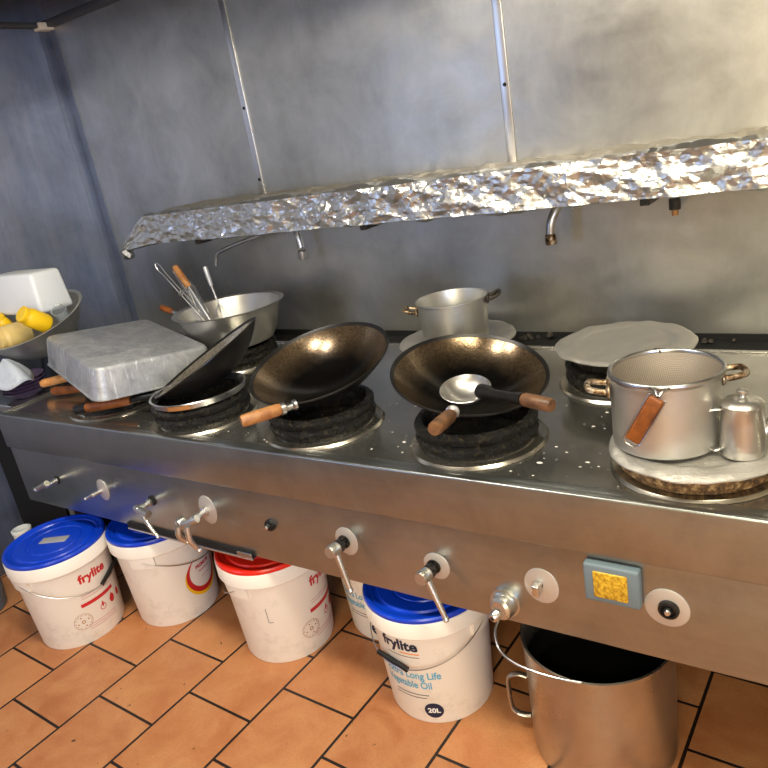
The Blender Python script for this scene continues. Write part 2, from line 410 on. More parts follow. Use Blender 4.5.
f.build('drain_stud', 'wire_steel', rg)

f = MB(); random.seed(11)
for k in range(90):
    cx_, cy_, sp_ = random.choice(((-1.00, 1.35, .05), (-1.0, 1.42, .06), (-.50, 1.42, .07), (-.50, 1.30, .06), (-.52, 1.62, .06), (-1.05, 1.6, .08), (-.25, 1.27, .1), (-1.55, 1.35, .06), (-.60, 1.30, .05)))
    r = abs(random.gauss(.0, .0009)) + .0006; x, y = random.gauss(cx_, sp_), random.gauss(cy_, sp_)
    if y < YP + .06: continue
    f.lathe([(0, r * .5), (r * .8, r * .4), (r * 1.3, 0)], 6, M4=Matrix.Translation((x, y, Z - .0042)) @ Matrix.Scale(1 + random.random() * 1.2, 4, (1, 0, 0)))
o = f.build('food_crumbs', 'bucket_white', rg, smooth=False); o['kind'] = 'stuff'
FRONT = [(-2.22, 1.43), (-1.748, 1.405), (-1.275, 1.427), (-.795, 1.438), (-.285, 1.43), (.22, 1.43)]
BACK = [(-2.05, 1.89), (-1.12, 1.95), (-.556, 1.868), (.1, 1.87)]
fl = [(.100, -.004), (.115, .001), (.135, .001), (.138, .004), (.142, .001), (.160, .002), (.168, .004), (.170, .002), (.174, -.003)]
for (x, y) in FRONT + BACK:
    f = MB(); f.lathe(fl, 72, M4=Matrix.Translation((x, y, Z)))
    f.build('burner_flange', 'flange_steel', rg)

# valves on the panel
YV = YP + .012
def disc(v, x, z, r=.030, ell=1.0, mat='disc_steel', y=YV):
    f = MB(); f.lathe([(0, .0035), (r * .9, .0035), (r, .002), (r, 0)], 32, M4=axis_m((x, y, z), (0, -1, 0)))
    if ell != 1.0: f.v = [(p[0], p[1], z + (p[2] - z) * ell) for p in f.v]
    return f.build('escutcheon', mat, v)
def stem(x, z, r0=.011, l=.05, prof=None):
    f = MB(); f.lathe([(0, l), (r0 * .9, l), (r0, l - .003), (r0, l * .55), (r0 * .8, l * .5), (r0 * .8, l * .25), (r0 * 1.1, l * .22), (r0 * 1.1, 0)], 20, M4=axis_m((x, YV, z), (0, -1, 0)))
    return f
def lever(x, z, dx, dz, l, r=.006, y0=.05, y1=.062):
    f = MB(); d = Vector((dx, 0, dz)).normalized()
    p0 = Vector((x, YV - y0, z)); p1 = p0 + d * l * .5 + Vector((0, -.006, 0)); p2 = p0 + d * l + Vector((0, y0 - y1, 0))
    f.tube(smooth_path([p0, p1, p2], 5), [r * 1.25 - (r * .45) * i / 10 for i in range(11)], 12)
    f.lathe([(0, r), (r * .8, r * .8), (r * 1.15, 0), (r * .8, -r * .8), (0, -r)], 12, M4=Matrix.Translation(p2))
    return f
def valve(x, z, label=None):
    m = MB(); return m
# a: far left, lever pointing left
v = stem(-2.445, .555, .010, .05).build('gas_valve', 'valve_steel', rg); v['label'] = 'far left gas valve with short lever and no round plate'
lever(-2.425, .570, -1, -.42, .070, .009).build('valve_lever', 'valve_steel', v)
disc(v, -2.445, .555, .016, mat='dark_void')
# b
v = stem(-2.18, .551, .008, .04).build('gas_valve', 'valve_steel', rg); disc(v, -2.168, .555, .030, 1.35)
lever(-2.18, .551, -1, -.35, .028, .006, .035, .05).build('valve_lever', 'wire_steel', v)
# c
v = stem(-1.915, .55, .011, .06).build('gas_valve', 'valve_steel', rg); disc(v, -1.905, .556, .018, mat='dark_void')
lever(-1.895, .535, .62, -.8, .085, .0065, .055, .06).build('valve_lever', 'bright_steel', v)
f = MB(); f.tube([(-1.93, YV - .05, .553), (-1.865, YV - .055, .540)], [.010, .013], 14); f.build('valve_head', 'valve_steel', v)
# d : plate, T head, two downward levers
v = stem(-1.648, .562, .013, .065).build('gas_valve', 'valve_steel', rg); disc(v, -1.640, .566, .036, 1.35)
v['label'] = 'large gas valve with two hanging levers'
f = MB(); f.tube([(-1.63, YV - .055, .568), (-1.66, YV - .065, .553), (-1.70, YV - .07, .545)], [.012, .013, .010], 14)
f.lathe([(0, 0), (.020, 0), (.022, .006), (.020, .024), (.012, .028), (0, .028)], 24, M4=axis_m((-1.695, YV - .05, .545), (-.35, -1, -.1))); f.build('valve_head', 'valve_steel', v)
lever(-1.700, .540, .02, -1, .060, .010, .075, .06).build('valve_lever', 'valve_steel', v)
lever(-1.655, .548, .10, -1, .085, .0085, .078, .065).build('valve_lever', 'bright_steel', v)
# e small dark knob
f = MB(); f.lathe([(0, .020), (.008, .020), (.010, .016), (.010, .010), (.017, .008), (.018, 0)], 24, M4=axis_m((-1.384, YV, .56), (0, -1, 0)))
k = f.build('pilot_knob', 'black_rubber', rg)
MB().lathe([(0, .022), (.005, .022), (.007, .019)], 16, M4=axis_m((-1.384, YV, .56), (0, -1, 0))).build('knob_cap', 'bright_steel', k)
# f, g
for (x, z, dx, ell) in ((-1.119, .556, .03, 1.15), (-.849, .540, .16, 1.0)):
    v = stem(x, z + .004, .017, .035).build('gas_valve', 'black_iron', rg); disc(v, x + .006, z + .004, .036, ell)
    f = MB(); f.lathe([(0, .036), (.015, .036), (.018, .030), (.018, .006), (.015, 0), (0, 0)], 24, M4=axis_m((x - .002, YV - .030, z + .002), (-.05, -1, .12))); f.build('valve_head', 'valve_steel', v)
    lever(x + .008, z - .006, dx + .30, -1, .098, .0075, .05, .062).build('valve_lever', 'valve_steel', v)
# h big round tap valve
f = MB(); f.lathe([(0, .018), (.030, .018), (.033, .016), (.033, .010), (.028, .008), (.037, .006), (.037, 0)], 36, M4=axis_m((-.668, YV, .485), (0, -1, 0)))
v = f.build('gas_valve', 'valve_steel', rg); v['label'] = 'big round brass-toned valve body'
f = MB(); f.lathe([(0, .016), (.020, .016), (.027, .011), (.029, .004), (.029, -.012)], 32, M4=axis_m((-.666, YV - .022, .487), (-.2, -1, .1)))
f.lathe([(0, .018), (.010, .018), (.013, .014), (.014, 0)], 20, M4=axis_m((-.676, YV - .034, .474), (-.35, -1, -.25)))
f.build('valve_head', 'valve_steel', v)
MB().lathe([(0, 0.001), (.005, .001), (.005, -.001)], 12, M4=axis_m(Vector((-.676, YV - .034, .474)) + Vector((-.35, -1, -.25)).normalized() * .0182, (-.35, -1, -.25))).build('screw_hole', 'dark_void', v)
# i broken stem on plate
v = stem(-.578, .556, .008, .028).build('gas_valve', 'black_iron', rg); v['label'] = 'valve stem without its handle'; disc(v, -.574, .553, .040, 1.12)
MB().box(-.587, -.570, YV - .030, YV - .004, .541, .568, .003).build('broken_stem', 'valve_steel', v)
# j ignition switch
f = MB(); f.box(-.468, -.354, YV - .024, YV + .001, .561, .652, .006)
sw = f.build('ignition_switch', 'switch_grey', rg); sw['label'] = 'blue-grey switch box'
f = MB(); f.box(-.447, -.377, YV - .028, YV - .020, .576, .638, .0029); f.build('amber_lamp', 'amber_lens', sw)
# k, l
for (x, z) in ((-.304, .566), (-.06, .57), (.30, .56)):
    f = MB(); f.lathe([(0, .014), (.007, .014), (.009, .010), (.009, .004), (.013, .003), (.015, .009), (.020, .008), (.021, 0)], 32, M4=axis_m((x, YV - .003, z), (0, -1, 0)))
    k = f.build('pilot_knob', 'black_rubber', rg); disc(k, x - .004, z, .044, 1.0)
    MB().lathe([(0, .017), (.005, .017), (.007, .013)], 16, M4=axis_m((x, YV - .003, z), (0, -1, 0))).build('knob_cap', 'bright_steel', k)

# ------------------------------------------------------------------ side counter and bin
sd = thing('side_counter', 'dark counter unit in the corner left of the range', 'counter', (0, 0, 0))
MB().box(XL + .005, X0 - .006, 1.30, YB - .005, .77, .80, .003).build('counter_top', 'top_steel', sd)
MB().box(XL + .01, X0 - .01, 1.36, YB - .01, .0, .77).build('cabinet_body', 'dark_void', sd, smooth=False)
o = thing('waste_bin', 'grey plastic bin at the lower left edge beside the buckets', 'bin', (-2.955, 1.00, 0))
f = MB(); f.lathe([(0, 0), (.11, 0), (.115, .01), (.13, .22), (.135, .22), (.135, .232), (.127, .232), (.11, .02), (0, .02)], 40); f.build('bin_body', 'switch_grey', o)

# ------------------------------------------------------------------ foil covered shelf
sh = thing('foil_wrapped_shelf', 'long wall shelf wrapped in crumpled aluminium foil above the range', 'shelf', (0, 0, 0))
def foil_shelf():
    xs0, xs1 = -2.575, 0.6; nx = 560
    y0, y1, z0, z1 = 1.885, YB - .004, 1.283, 1.392
    def seg(a, b, n): return [(a[0] + (b[0] - a[0]) * i / n, a[1] + (b[1] - a[1]) * i / n) for i in range(n)]
    loop = seg((y0, z0), (y0, z1), 22) + seg((y0, z1), (y1, z1 - .006), 22) + seg((y1, z1 - .006), (y1, z0 + .01), 2) + seg((y1, z0 + .01), (y0, z0), 14)
    n = len(loop); vs = []; rnd = random.Random(21)
    for i in range(nx + 1):
        for k_, (y, z) in enumerate(loop):
            x = xs0 + (xs1 - xs0) * i / nx
            k = min(1.0, max(0.0, (x - xs0) / .17)); kz = .12 + .88 * k ** .7
            zz = z0 + (z - z0) * kz - .02 * (1 - k)
            front = y < y0 + .001
            back = max(0.0, min(1.0, (y1 - y) / .05))
            # long slanting creases (piecewise planar), then a fine random crumple
            w_ = z + .35 * (y - y0)
            # pyramids of several sizes with planar flanks, slanted and irregular, like creased foil
            xx = x + .02 * noise.noise(Vector((x * 6, w_ * 9, 2)))
            def vo(sx_, sw_, sh_, o_): return noise.voronoi(Vector((xx * sx_ + w_ * sh_ + o_, w_ * sw_ - xx * sh_ * .25, o_)), distance_metric='MANHATTAN', exponent=1)[0][0]
            amp = (.0125 * vo(9, 15, 12, 3.3) + .0065 * vo(20, 24, -19, 8.1) + .0026 * vo(46, 60, 20, 5.7) - .010 + .010 * noise.noise(Vector((x * 3.0, y * 5, z * 4)))) * back
            dirv = Vector((0, -1, 0)) if front else (Vector((0, 0, 1)) if z > (z0 + z1) / 2 else Vector((0, 0, -1)))
            p = Vector((x, y + (.008 * (z - z0) / (z1 - z0) if front else 0), zz)) + dirv * amp
            vs.append(p)
    m = MB(); fs = []; mi = []
    for i in range(nx):
        for k in range(n):
            k2 = (k + 1) % n; a, b, c, d = i * n + k, i * n + k2, (i + 1) * n + k2, (i + 1) * n + k
            fs += [(a, b, c), (a, c, d)] if rnd.random() < .5 else [(a, b, d), (b, c, d)]
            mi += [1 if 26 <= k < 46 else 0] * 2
    fs += [tuple(range(n)), tuple(nx * n + k for k in reversed(range(n)))]; mi += [0, 0]
    m.add(vs, fs); m.mi = mi
    return m
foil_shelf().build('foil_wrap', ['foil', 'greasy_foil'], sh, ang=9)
f = MB(); random.seed(5)
f.lathe([(0, 0), (.022, .004), (.03, .02), (.018, .035), (.006, .045), (0, .045)], 9, M4=axis_m((-2.55, 1.90, 1.262), (-.5, -.3, -.5)))
f.build('foil_twist', 'foil', sh, smooth=False)
for x in (-2.2, -1.4, -.5, .3):
    MB().box(x - .012, x + .012, 1.95, YB - .003, 1.255, 1.272, .002).build('bracket', 'grease_black', sh)

# wall taps under the shelf
tp = thing('wall_tap', 'chrome wall tap with a long thin spout swung to the left under the foil shelf', 'tap', (-1.84, YB, 1.24))
f = MB(); f.tube(smooth_path([(-1.90, YB - .02, 1.262), (-1.875, YB - .05, 1.262), (-1.855, YB - .075, 1.235), (-1.845, YB - .08, 1.18)], 6), [.016] * 6 + [.015] * 6 + [.013] * 7, 16)
f.lathe([(0, 0), (.016, 0), (.017, .006), (.017, .03), (.014, .034)], 20, M4=Matrix.Translation((-1.845, YB - .08, 1.135)))
f.build('tap_body', 'wire_steel', tp, world=True)
f = MB(); f.tube(smooth_path([(-1.88, YB - .06, 1.262), (-2.05, YB - .09, 1.240), (-2.22, YB - .10, 1.205), (-2.29, YB - .10, 1.18), (-2.315, YB - .10, 1.135)], 8), .0075, 12)
f.build('spout', 'trim_steel', tp, world=True)
tp = thing('wall_tap', 'stubby dark tap spout hanging below the middle of the foil shelf', 'tap', (-.83, YB, 1.2))
f = MB(); f.tube(smooth_path([(-.80, YB - .01, 1.262), (-.805, YB - .06, 1.255), (-.825, YB - .085, 1.21), (-.832, YB - .09, 1.165)], 6), .014, 16)
f.build('tap_body', 'wire_steel', tp, world=True)
MB().lathe([(0, 0), (.017, 0), (.018, .01), (.017, .03), (.012, .035)], 20, M4=Matrix.Translation((-.832, YB - .09, 1.135))).build('nozzle', 'rust_pot_handle', tp, world=True)
tp = thing('pipe_stub', 'rusty brass pipe stub with drips under the foil shelf at right', 'pipe', (-.48, YB, 1.24))
f = MB(); f.tube(smooth_path([(-.53, YB - .03, 1.262), (-.49, YB - .045, 1.258), (-.475, YB - .05, 1.235), (-.474, YB - .05, 1.205)], 6), [.011] * 6 + [.013] * 6 + [.016] * 7, 14)
f.tube([(-.48, YB - .001, 1.25), (-.48, YB - .05, 1.25)], .012, 12)
f.build('pipe_body', 'grease_black', tp, world=True)
MB().lathe([(0, 0), (.009, 0), (.010, .02), (0, .022)], 14, M4=Matrix.Translation((-.474, YB - .05, 1.188))).build('pipe_tip', 'brass_rust', tp, world=True)

# ------------------------------------------------------------------ burner rings
RING = [(.118, .0), (.138, .0), (.144, .006), (.150, .014), (.153, .026), (.149, .036), (.146, .040), (.152, .048), (.153, .058), (.150, .063), (.142, .067), (.133, .067), (.127, .060), (.122, .03), (.120, .0)]
COLLAR = [(.118, .062), (.138, .062), (.141, .070), (.139, .092), (.134, .097), (.126, .098), (.120, .092), (.118, .062)]
def burner_ring(x, y, label, collar=False):
    t = thing('wok_burner_ring', label, 'burner ring', (x, y, Z + .002), (0, 0, random.random() * 3), 'cast iron burner rings on the range')
    f = MB(); f.lathe(RING, 72)
    f.v = [tuple(Vector(p) * (1 + .012 * noise.noise(Vector(p) * 18))) for p in f.v]
    f.build('base_ring', 'black_iron', t)
    if collar:
        f = MB(); f.lathe(COLLAR, 72)
        for k in range(3):
            a = k * 2.094; f.box(.124, .146, -.012, .012, .085, .101, .002, M4=Matrix.Rotation(a, 4, 'Z'))
        f.build('upper_collar', 'black_iron', t)
    return t
burner_ring(-1.748, 1.405, 'black cast iron burner ring under the tilted wok beside the roasting tray')
burner_ring(-1.275, 1.427, 'black cast iron burner ring under the tilted brown wok')
burner_ring(-.795, 1.438, 'black cast iron burner ring under the wok holding the ladle')
burner_ring(-2.05, 1.89, 'black burner ring under the steel mixing bowl of utensils')
burner_ring(-1.12, 1.92, 'black burner ring under the back aluminium pot')
r_ = burner_ring(-.556, 1.868, 'tall black burner ring under the empty foil covered plate at the back', True)
# low ring under the right foil plate
t = thing('wok_burner_ring', 'low burner ring with burnt golden crust under the big strainer pot', 'burner ring', (-.285, 1.43, Z + .002), None, 'cast iron burner rings on the range')
f = MB(); f.lathe([(.125, 0), (.146, 0), (.153, .006), (.157, .040), (.150, .045), (.13, .045), (.125, 0)], 96)
f.v = [tuple(Vector(p) + Vector((p[0], p[1], 0)) * .02 * noise.noise(Vector(p) * 60)) for p in f.v]
f.build('base_ring', 'burnt_foil_edge', t)
# orange bracket and steel hoop sitting on the left ring
t = thing('steel_hoop', 'thin steel hoop lying on the burner ring beneath the left wok', 'ring', (-1.748, 1.405, Z + .071), tilt(-.02, .01))
f = MB(); f.lathe([(.138, 0), (.147, .001), (.150, .016), (.153, .018), (.151, .020), (.146, .019), (.140, .004), (.138, 0)], 72)
f.build('hoop_band', 'dark_steel', t)
MB().lathe([(.1495, .002), (.1525, .003), (.154, .016), (.1515, .016)], 12, math.radians(-80), math.radians(-52)).build('copper_patch', 'brass_rust', t)

# ------------------------------------------------------------------ woks and pans
def cap_profile(R, depth, th=.003, n=26, lip=.004):
    S = (R * R + depth * depth) / (2 * depth); amax = math.asin(min(1, R / S)) if depth <= R else PI - math.asin(R / S)
    outer = [(S * math.sin(amax * i / n), S - S * math.cos(amax * i / n)) for i in range(n + 1)]
    S2 = S - th
    inner = [(S2 * math.sin(amax * i / n), S - S2 * math.cos(amax * i / n)) for i in range(n + 1)]
    inner[0] = (0, th)
    return outer, inner
def make_wok(label, centre, nx, ny, R, depth, inner_mat='wok_patina'):
    n = Vector((nx, ny, 1)).normalized()
    t = thing('wok', label, 'wok', Vector(centre) - n * depth, tilt(nx, ny), 'woks on the front burners')
    outer, inner = cap_profile(R, depth)
    f = MB(); f.lathe(outer + [(R + .002, depth - .001), (R + .002, depth + .002), (R - .001, depth + .003)], 96); f.build('outer_shell', 'wok_outside', t)
    k = [i for i, p in enumerate(inner) if p[0] < R - .010][-1] + 1
    f = MB(); f.lathe(inner[:k + 1], 96); f.build('inner_surface', inner_mat, t)
    f = MB(); f.lathe(inner[k:] + [(R - .001, depth + .003)], 96); f.build('rolled_rim', 'wok_outside', t)
    return t
def grip(parent, p0, p1, p2, p3, mat, r=.0155, socket='wire_steel', rs=.010, name='handle'):
    """socket from p0 to p1, wood from p1 to p2 in world coordinates, end tip p3"""
    f = MB(); f.tube(smooth_path([p0, (Vector(p0) + Vector(p1)) / 2 + Vector((0, 0, -.002)), p1], 5), [rs * 1.5] * 3 + [rs] * 5 + [rs * 1.15] * 3, 14)
    h = f.build(name, socket, parent, world=True)
    P = [Vector(p1), Vector(p1).lerp(Vector(p2), .08), Vector(p1).lerp(Vector(p2), .5), Vector(p1).lerp(Vector(p2), .93), Vector(p2)]
    f = MB(); f.tube(P, [r * .85, r, r * 1.04, r, r * .86], 18)
    # parent is the handle, whose own transform is the identity within the thing
    f.build('wooden_grip', mat, h, world=True)
    return h
wk = make_wok('round-bottomed wok with brown speckled patina, tilted, wooden handle pointing left', (-1.306, 1.490, .966), -.013, -.252, .210, .097)
grip(wk, (-1.245, 1.300, .915), (-1.268, 1.262, .916), (-1.326, 1.172, .915), None, 'orange_wood', .0165)
f = MB(); f.tube([(-1.268, 1.262, .9155), (-1.262, 1.272, .9155)], .0175, 16); f.build('ferrule', 'wire_steel', wk, world=True)
wk2 = make_wok('round-bottomed wok with ladle in it, handle pointing to the viewer', (-.832, 1.504, .949), .207, -.125, .198, .086, 'wok_patina')
grip(wk2, (-.782, 1.312, .925), (-.770, 1.283, .930), (-.762, 1.190, .937), None, 'brown_wood', .0165, 'trim_steel', .011)
wk3 = make_wok('black wok steeply tilted against the roasting tray', (-1.739, 1.460, .975), -.445, -.263, .200, .088, 'pale_wok_patina')
grip(wk3, (-1.905, 1.385, .868), (-2.05, 1.365, .846), (-2.215, 1.295, .834), None, 'red_wood', .017, 'wok_outside', .010)
f = MB(); f.tube([(-2.21, 1.297, .834), (-2.25, 1.280, .831)], [.0175, .0165], 16); f.build('handle_cap', 'black_rubber', wk3, world=True)

# ladle lying in the middle wok
ld = thing('ladle', 'steel ladle with wooden grip resting in the wok', 'ladle', (-.802, 1.413, .90), (0, 0, 0))
nn = Vector((.107, -.198, 1)).normalized()
outer, inner = cap_profile(.062, .034, .0015, 14)
Ml = Matrix.Translation(Vector((-.802, 1.420, .938)) - nn * .034) @ nn.to_track_quat('Z', 'Y').to_matrix().to_4x4()
f = MB(); f.lathe(outer + [(.063, .034), (.0615, .035)] + list(reversed(inner)), 48, M4=Ml); f.build('ladle_bowl', 'satin_steel', ld, world=True)
grip(ld, (-.742, 1.385, .948), (-.600, 1.302, .972), (-.528, 1.279, .972), None, 'brown_wood', .015, 'wok_outside', .012)

# pans under the roasting tray
def small_pan(label, c, R, h, az, mat, L, zt):
    t = thing('frying_pan', label, 'pan', c)
    f = MB(); f.lathe([(0, 0), (R * .8, 0), (R * .9, .006), (R, h), (R + .002, h + .001), (R - .003, h + .001), (R * .87, .009), (0, .004)], 64); f.build('pan_body', 'wok_outside', t)
    d = Vector((math.cos(az), math.sin(az), 0))
    base = Vector(c) + d * R + Vector((0, 0, h - .008))
    tip = base + d * L + Vector((0, 0, zt))
    grip(t, tuple(base - d * .004), tuple(base.lerp(tip, .35)), tuple(tip), None, mat, .0165, 'wok_outside', .008)
    return t
def pan_to(label, c, R, h, tip, mat):
    v = Vector(tip) - Vector(c); az = math.atan2(v.y, v.x); L = Vector((v.x, v.y)).length - R
    return small_pan(label, c, R, h, az, mat, L, tip[2] - (c[2] + h - .008))
pan_to('frying pan under the tray with a pale orange wooden handle end', (-2.42, 1.66, .802), .130, .062, (-2.705, 1.435, .842), 'light_wood')
pan_to('small frying pan under the tray with a darker wooden handle lying lower', (-2.25, 1.49, .803), .10, .045, (-2.60, 1.415, .825), 'red_wood')

# upturned roasting tray
tr = thing('roasting_tray', 'large dull aluminium roasting tray turned upside down', 'tray', (-2.277, 1.557, .989))
A = Matrix.Rotation(-.337, 4, 'Z') @ Matrix.Rotation(.065, 4, 'Y') @ Matrix.Rotation(-.116, 4, 'X')
tr.rotation_euler = A.to_euler()
def tray_mesh(L, W, h, rad, fl, name_mat):
    def rr(L, W, r, z, n=8):
        pts = []
        for cx_, cy_, a0 in ((L / 2 - r, W / 2 - r, 0), (-L / 2 + r, W / 2 - r, PI / 2), (-L / 2 + r, -W / 2 + r, PI), (L / 2 - r, -W / 2 + r, 1.5 * PI)):
            for i in range(n + 1): pts.append((cx_ + r * math.cos(a0 + PI / 2 * i / n), cy_ + r * math.sin(a0 + PI / 2 * i / n), z))
        return pts
    loops = [rr(L * .96, W * .95, rad * .8, 0.0), rr(L * .985, W * .98, rad, -.003), rr(L, W, rad, -.012), rr(L * 1.025, W * 1.035, rad * 1.1, -h + .006), rr(L * 1.04, W * 1.055, rad * 1.2, -h + .004), rr(L * 1.04, W * 1.055, rad * 1.2, -h), rr(L * 1.03, W * 1.04, rad * 1.1, -h), rr(L * .99, W * .985, rad, -.016), rr(L * .95, W * .94, rad * .8, -.006)]
    n = len(loops[0]); vs = [p for l in loops for p in l]; fs = []
    for i in range(len(loops) - 1):
        for k in range(n): k2 = (k + 1) % n; fs.append((i * n + k, i * n + k2, (i + 1) * n + k2, (i + 1) * n + k))
    # dished top as a fan of rings
    fs.append(tuple(reversed(range(n)))); fs.append(tuple((len(loops) - 1) * n + k for k in range(n)))
    return MB().add(vs, fs)
t = NT('scuffed_aluminium')
nz = t.noise(t.mapping(), 9, 8, 0.7, 1.5); drip = t.noise(t.mapping(scale=(8, 8, .6)), 9, 5, 0.7)
bc = t.mix(t.ramp(nz, [(0.35, g(0)), (0.7, g(1))]), (0.27, 0.28, 0.30, 1), (0.50, 0.51, 0.51, 1))
sx_ = t.n('SeparateXYZ'); t.l(t.tc.outputs['Object'], sx_.inputs[0])
side = t.ramp(sx_.outputs[2], [(0.0, g(0)), (0.001, g(0))])
bc = t.mix(t.ramp(drip, [(0.58, g(0)), (0.66, g(0.7))]), bc, (0.70, 0.72, 0.76, 1))
M['scuffed_aluminium'] = t.set(Base_Color=bc, Roughness=t.ramp(nz, [(0.3, g(0.42)), (0.7, g(0.6))]), Metallic=0.55)
tray_mesh(.610, .408, .110, .04, 0, 0).build('tray_shell', 'scuffed_aluminium', tr, ang=50)

# mixing bowl with utensils, back left
mb_ = thing('mixing_bowl', 'deep stainless mixing bowl holding utensils on the back burner', 'bowl', (-2.05, 1.890, .878))
f = MB(); f.lathe([(0, 0), (.135, 0), (.150, .006), (.170, .04), (.190, .110), (.198, .138), (.214, .141), (.217, .144), (.214, .146), (.196, .142), (.186, .112), (.166, .043), (.146, .011), (0, .005)], 96); f.build('bowl_shell', 'satin_steel', mb_)
def utensil(name, label, cat, grip_a, grip_b, end, gm, rod_m, rg_=.012, rr=.006):
    t = thing(name, label, cat, end)
    f = MB(); f.tube([grip_b, Vector(grip_b).lerp(Vector(end), .5), end], rr, 12); f.build('shaft', rod_m, t, world=True)
    f = MB(); a, b = Vector(grip_a), Vector(grip_b); f.tube([a, a.lerp(b, .06), a.lerp(b, .5), b], [rg_ * .8, rg_, rg_, rg_ * .85], 16); f.build('wooden_grip' if 'wood' in gm else 'grip', gm, t, world=True)
    return t
u = utensil('wok_turner', 'turner with white shaft and long orange wooden grip leaning up left from the mixing bowl', 'turner', (-2.281, 1.88, 1.186), (-2.205, 1.86, 1.107), (-2.02, 1.80, .905), 'orange_wood', 'trim_steel', .014, .009)
MB().box(-.04, .04, -.003, .003, -.01, .05, .002, M4=Matrix.Translation((-2.02, 1.81, .905))).build('blade', 'bright_steel', u, world=True)
u = utensil('serving_spoon', 'spoon with short reddish wooden grip lying low over the left rim of the mixing bowl', 'spoon', (-2.43, 1.88, 1.022), (-2.365, 1.88, .998 + .004), (-2.10, 1.86, .925), 'red_wood', 'trim_steel', .013, .008)
MB().lathe(cap_profile(.03, .012, .0015, 8)[0] + [(.030, .0135)] + list(reversed(cap_profile(.03, .012, .0015, 8)[1])), 24, M4=Matrix.Translation((-2.075, 1.86, .912))).build('spoon_bowl', 'bright_steel', u, world=True)
u = utensil('whisk', 'slim grey handled whisk standing upright in the mixing bowl', 'whisk', (-2.135, 1.90, 1.176), (-2.125, 1.90, 1.100), (-2.10, 1.89, 1.03), 'dull_aluminium', 'wire_steel', .009, .004)
f = MB()
for k in range(5):
    a = k * PI / 5; c, s_ = math.cos(a), math.sin(a); base = Vector((-2.10, 1.89, 1.03)); ax = Vector((.02, -.01, -.14)); sd_ = Vector((c, s_, 0))
    f.tube([base + ax * q + sd_ * .026 * math.sin(PI * q ** .8) * 1 for q in [i / 8 for i in range(9)]], .0011, 6)
    f.tube([base + ax * q - sd_ * .026 * math.sin(PI * q ** .8) * 1 for q in [i / 8 for i in range(9)]], .0011, 6)
f.build('wire_loops', 'wire_steel', u, world=True)
# wire skimmer
u = thing('wire_skimmer', 'wire skimmer with a twin-wire handle ending in a loop above the mixing bowl', 'skimmer', (-2.12, 1.87, .95))
d = Vector((-2.10, 1.84, .94)) - Vector((-2.385, 1.88, 1.195)); pr = d.cross(Vector((0, 1, 0))).normalized()
top = Vector((-2.385, 1.88, 1.195)); f = MB()
pts = [top + d * (1 - i / 8) * 1.0 + pr * .009 for i in range(8)] + [top + pr * .014 + d * .04, top + pr * .010 - d * .01, top - d * .035, top - pr * .010 - d * .01, top - pr * .014 + d * .04] + [top + d * (i / 8) - pr * .009 for i in range(1, 9)]
f.tube(pts, .0022, 8); f.lathe([(.010, 0), (.014, .002), (.014, .006), (.010, .008)], 14, M4=axis_m(top + d * .42, d)); f.build('twin_wire_handle', 'trim_steel', u, world=True)
f = MB()
wc = Vector((-2.255, 1.905, 1.075))
for k in range(9):
    a = k / 8 - .5
    f.tube([wc + Vector((a * .045 - .055, 0, .09)) , wc + Vector((a * .075 - .02, .01, .02)), wc + Vector((a * .09 + .035, -.005, -.085))], .0013, 6)
for k in range(6):
    z_ = .07 - k * .03; wdt = .024 + k * .004; xo = -.045 + k * .016
    f.tube([wc + Vector((xo - wdt, 0, z_)), wc + Vector((xo, .012, z_ - .004)), wc + Vector((xo + wdt, 0, z_))], .0012, 6)
f.build('wire_basket', 'wire_steel', u, world=True)

# ------------------------------------------------------------------ foil covered plates
def foil_plate(label, c, R, seed, relief=.006):
    t = thing('foil_covered_plate', label, 'plate', c, None, 'foil covered plates')
    nr, na = 30, 120; vs = []; fs = []
    for side in (0, 1):
        for i in range(nr + 1):
            q = i / nr
            for k in range(na):
                a = 2 * PI * k / na
                r = R * q * (1 + .025 * q * noise.noise(Vector((math.cos(a) * 2.3, math.sin(a) * 2.3, seed))))
                z = relief * (1.0 if q > .72 else (.25 if q < .66 else .25 + .75 * (q - .66) / .06)) - (.006 * max(0, q - .93) / .07)
                z += .0035 * noise.noise(Vector((r * math.cos(a) * 22, r * math.sin(a) * 22, seed))) * (.4 + q) - side * .003
                vs.append((r * math.cos(a), r * math.sin(a), z))
    o = (nr + 1) * na
    for sd2 in (0, 1):
        for i in range(nr):
            for k in range(na):
                k2 = (k + 1) % na; b = sd2 * o
                fs.append((b + i * na + k, b + i * na + k2, b + (i + 1) * na + k2, b + (i + 1) * na + k))
    for k in range(na): k2 = (k + 1) % na; fs.append((nr * na + k, nr * na + k2, o + nr * na + k2, o + nr * na + k))
    f = MB().add(vs, fs)
    f.build('plate_disc', 'plate_foil', t, ang=60)
    return t
foil_plate('round foil covered plate under the big strainer pot and the little coffee pot', (-.283, 1.412, .852), .170, 1.3)
foil_plate('empty round foil covered plate on the back right burner', (-.547, 1.868, .909), .184, 4.4, .006)
foil_plate('round foil covered plate beneath the back two-handled pot', (-1.125, 1.985, .878), .192, 8.1, .004)
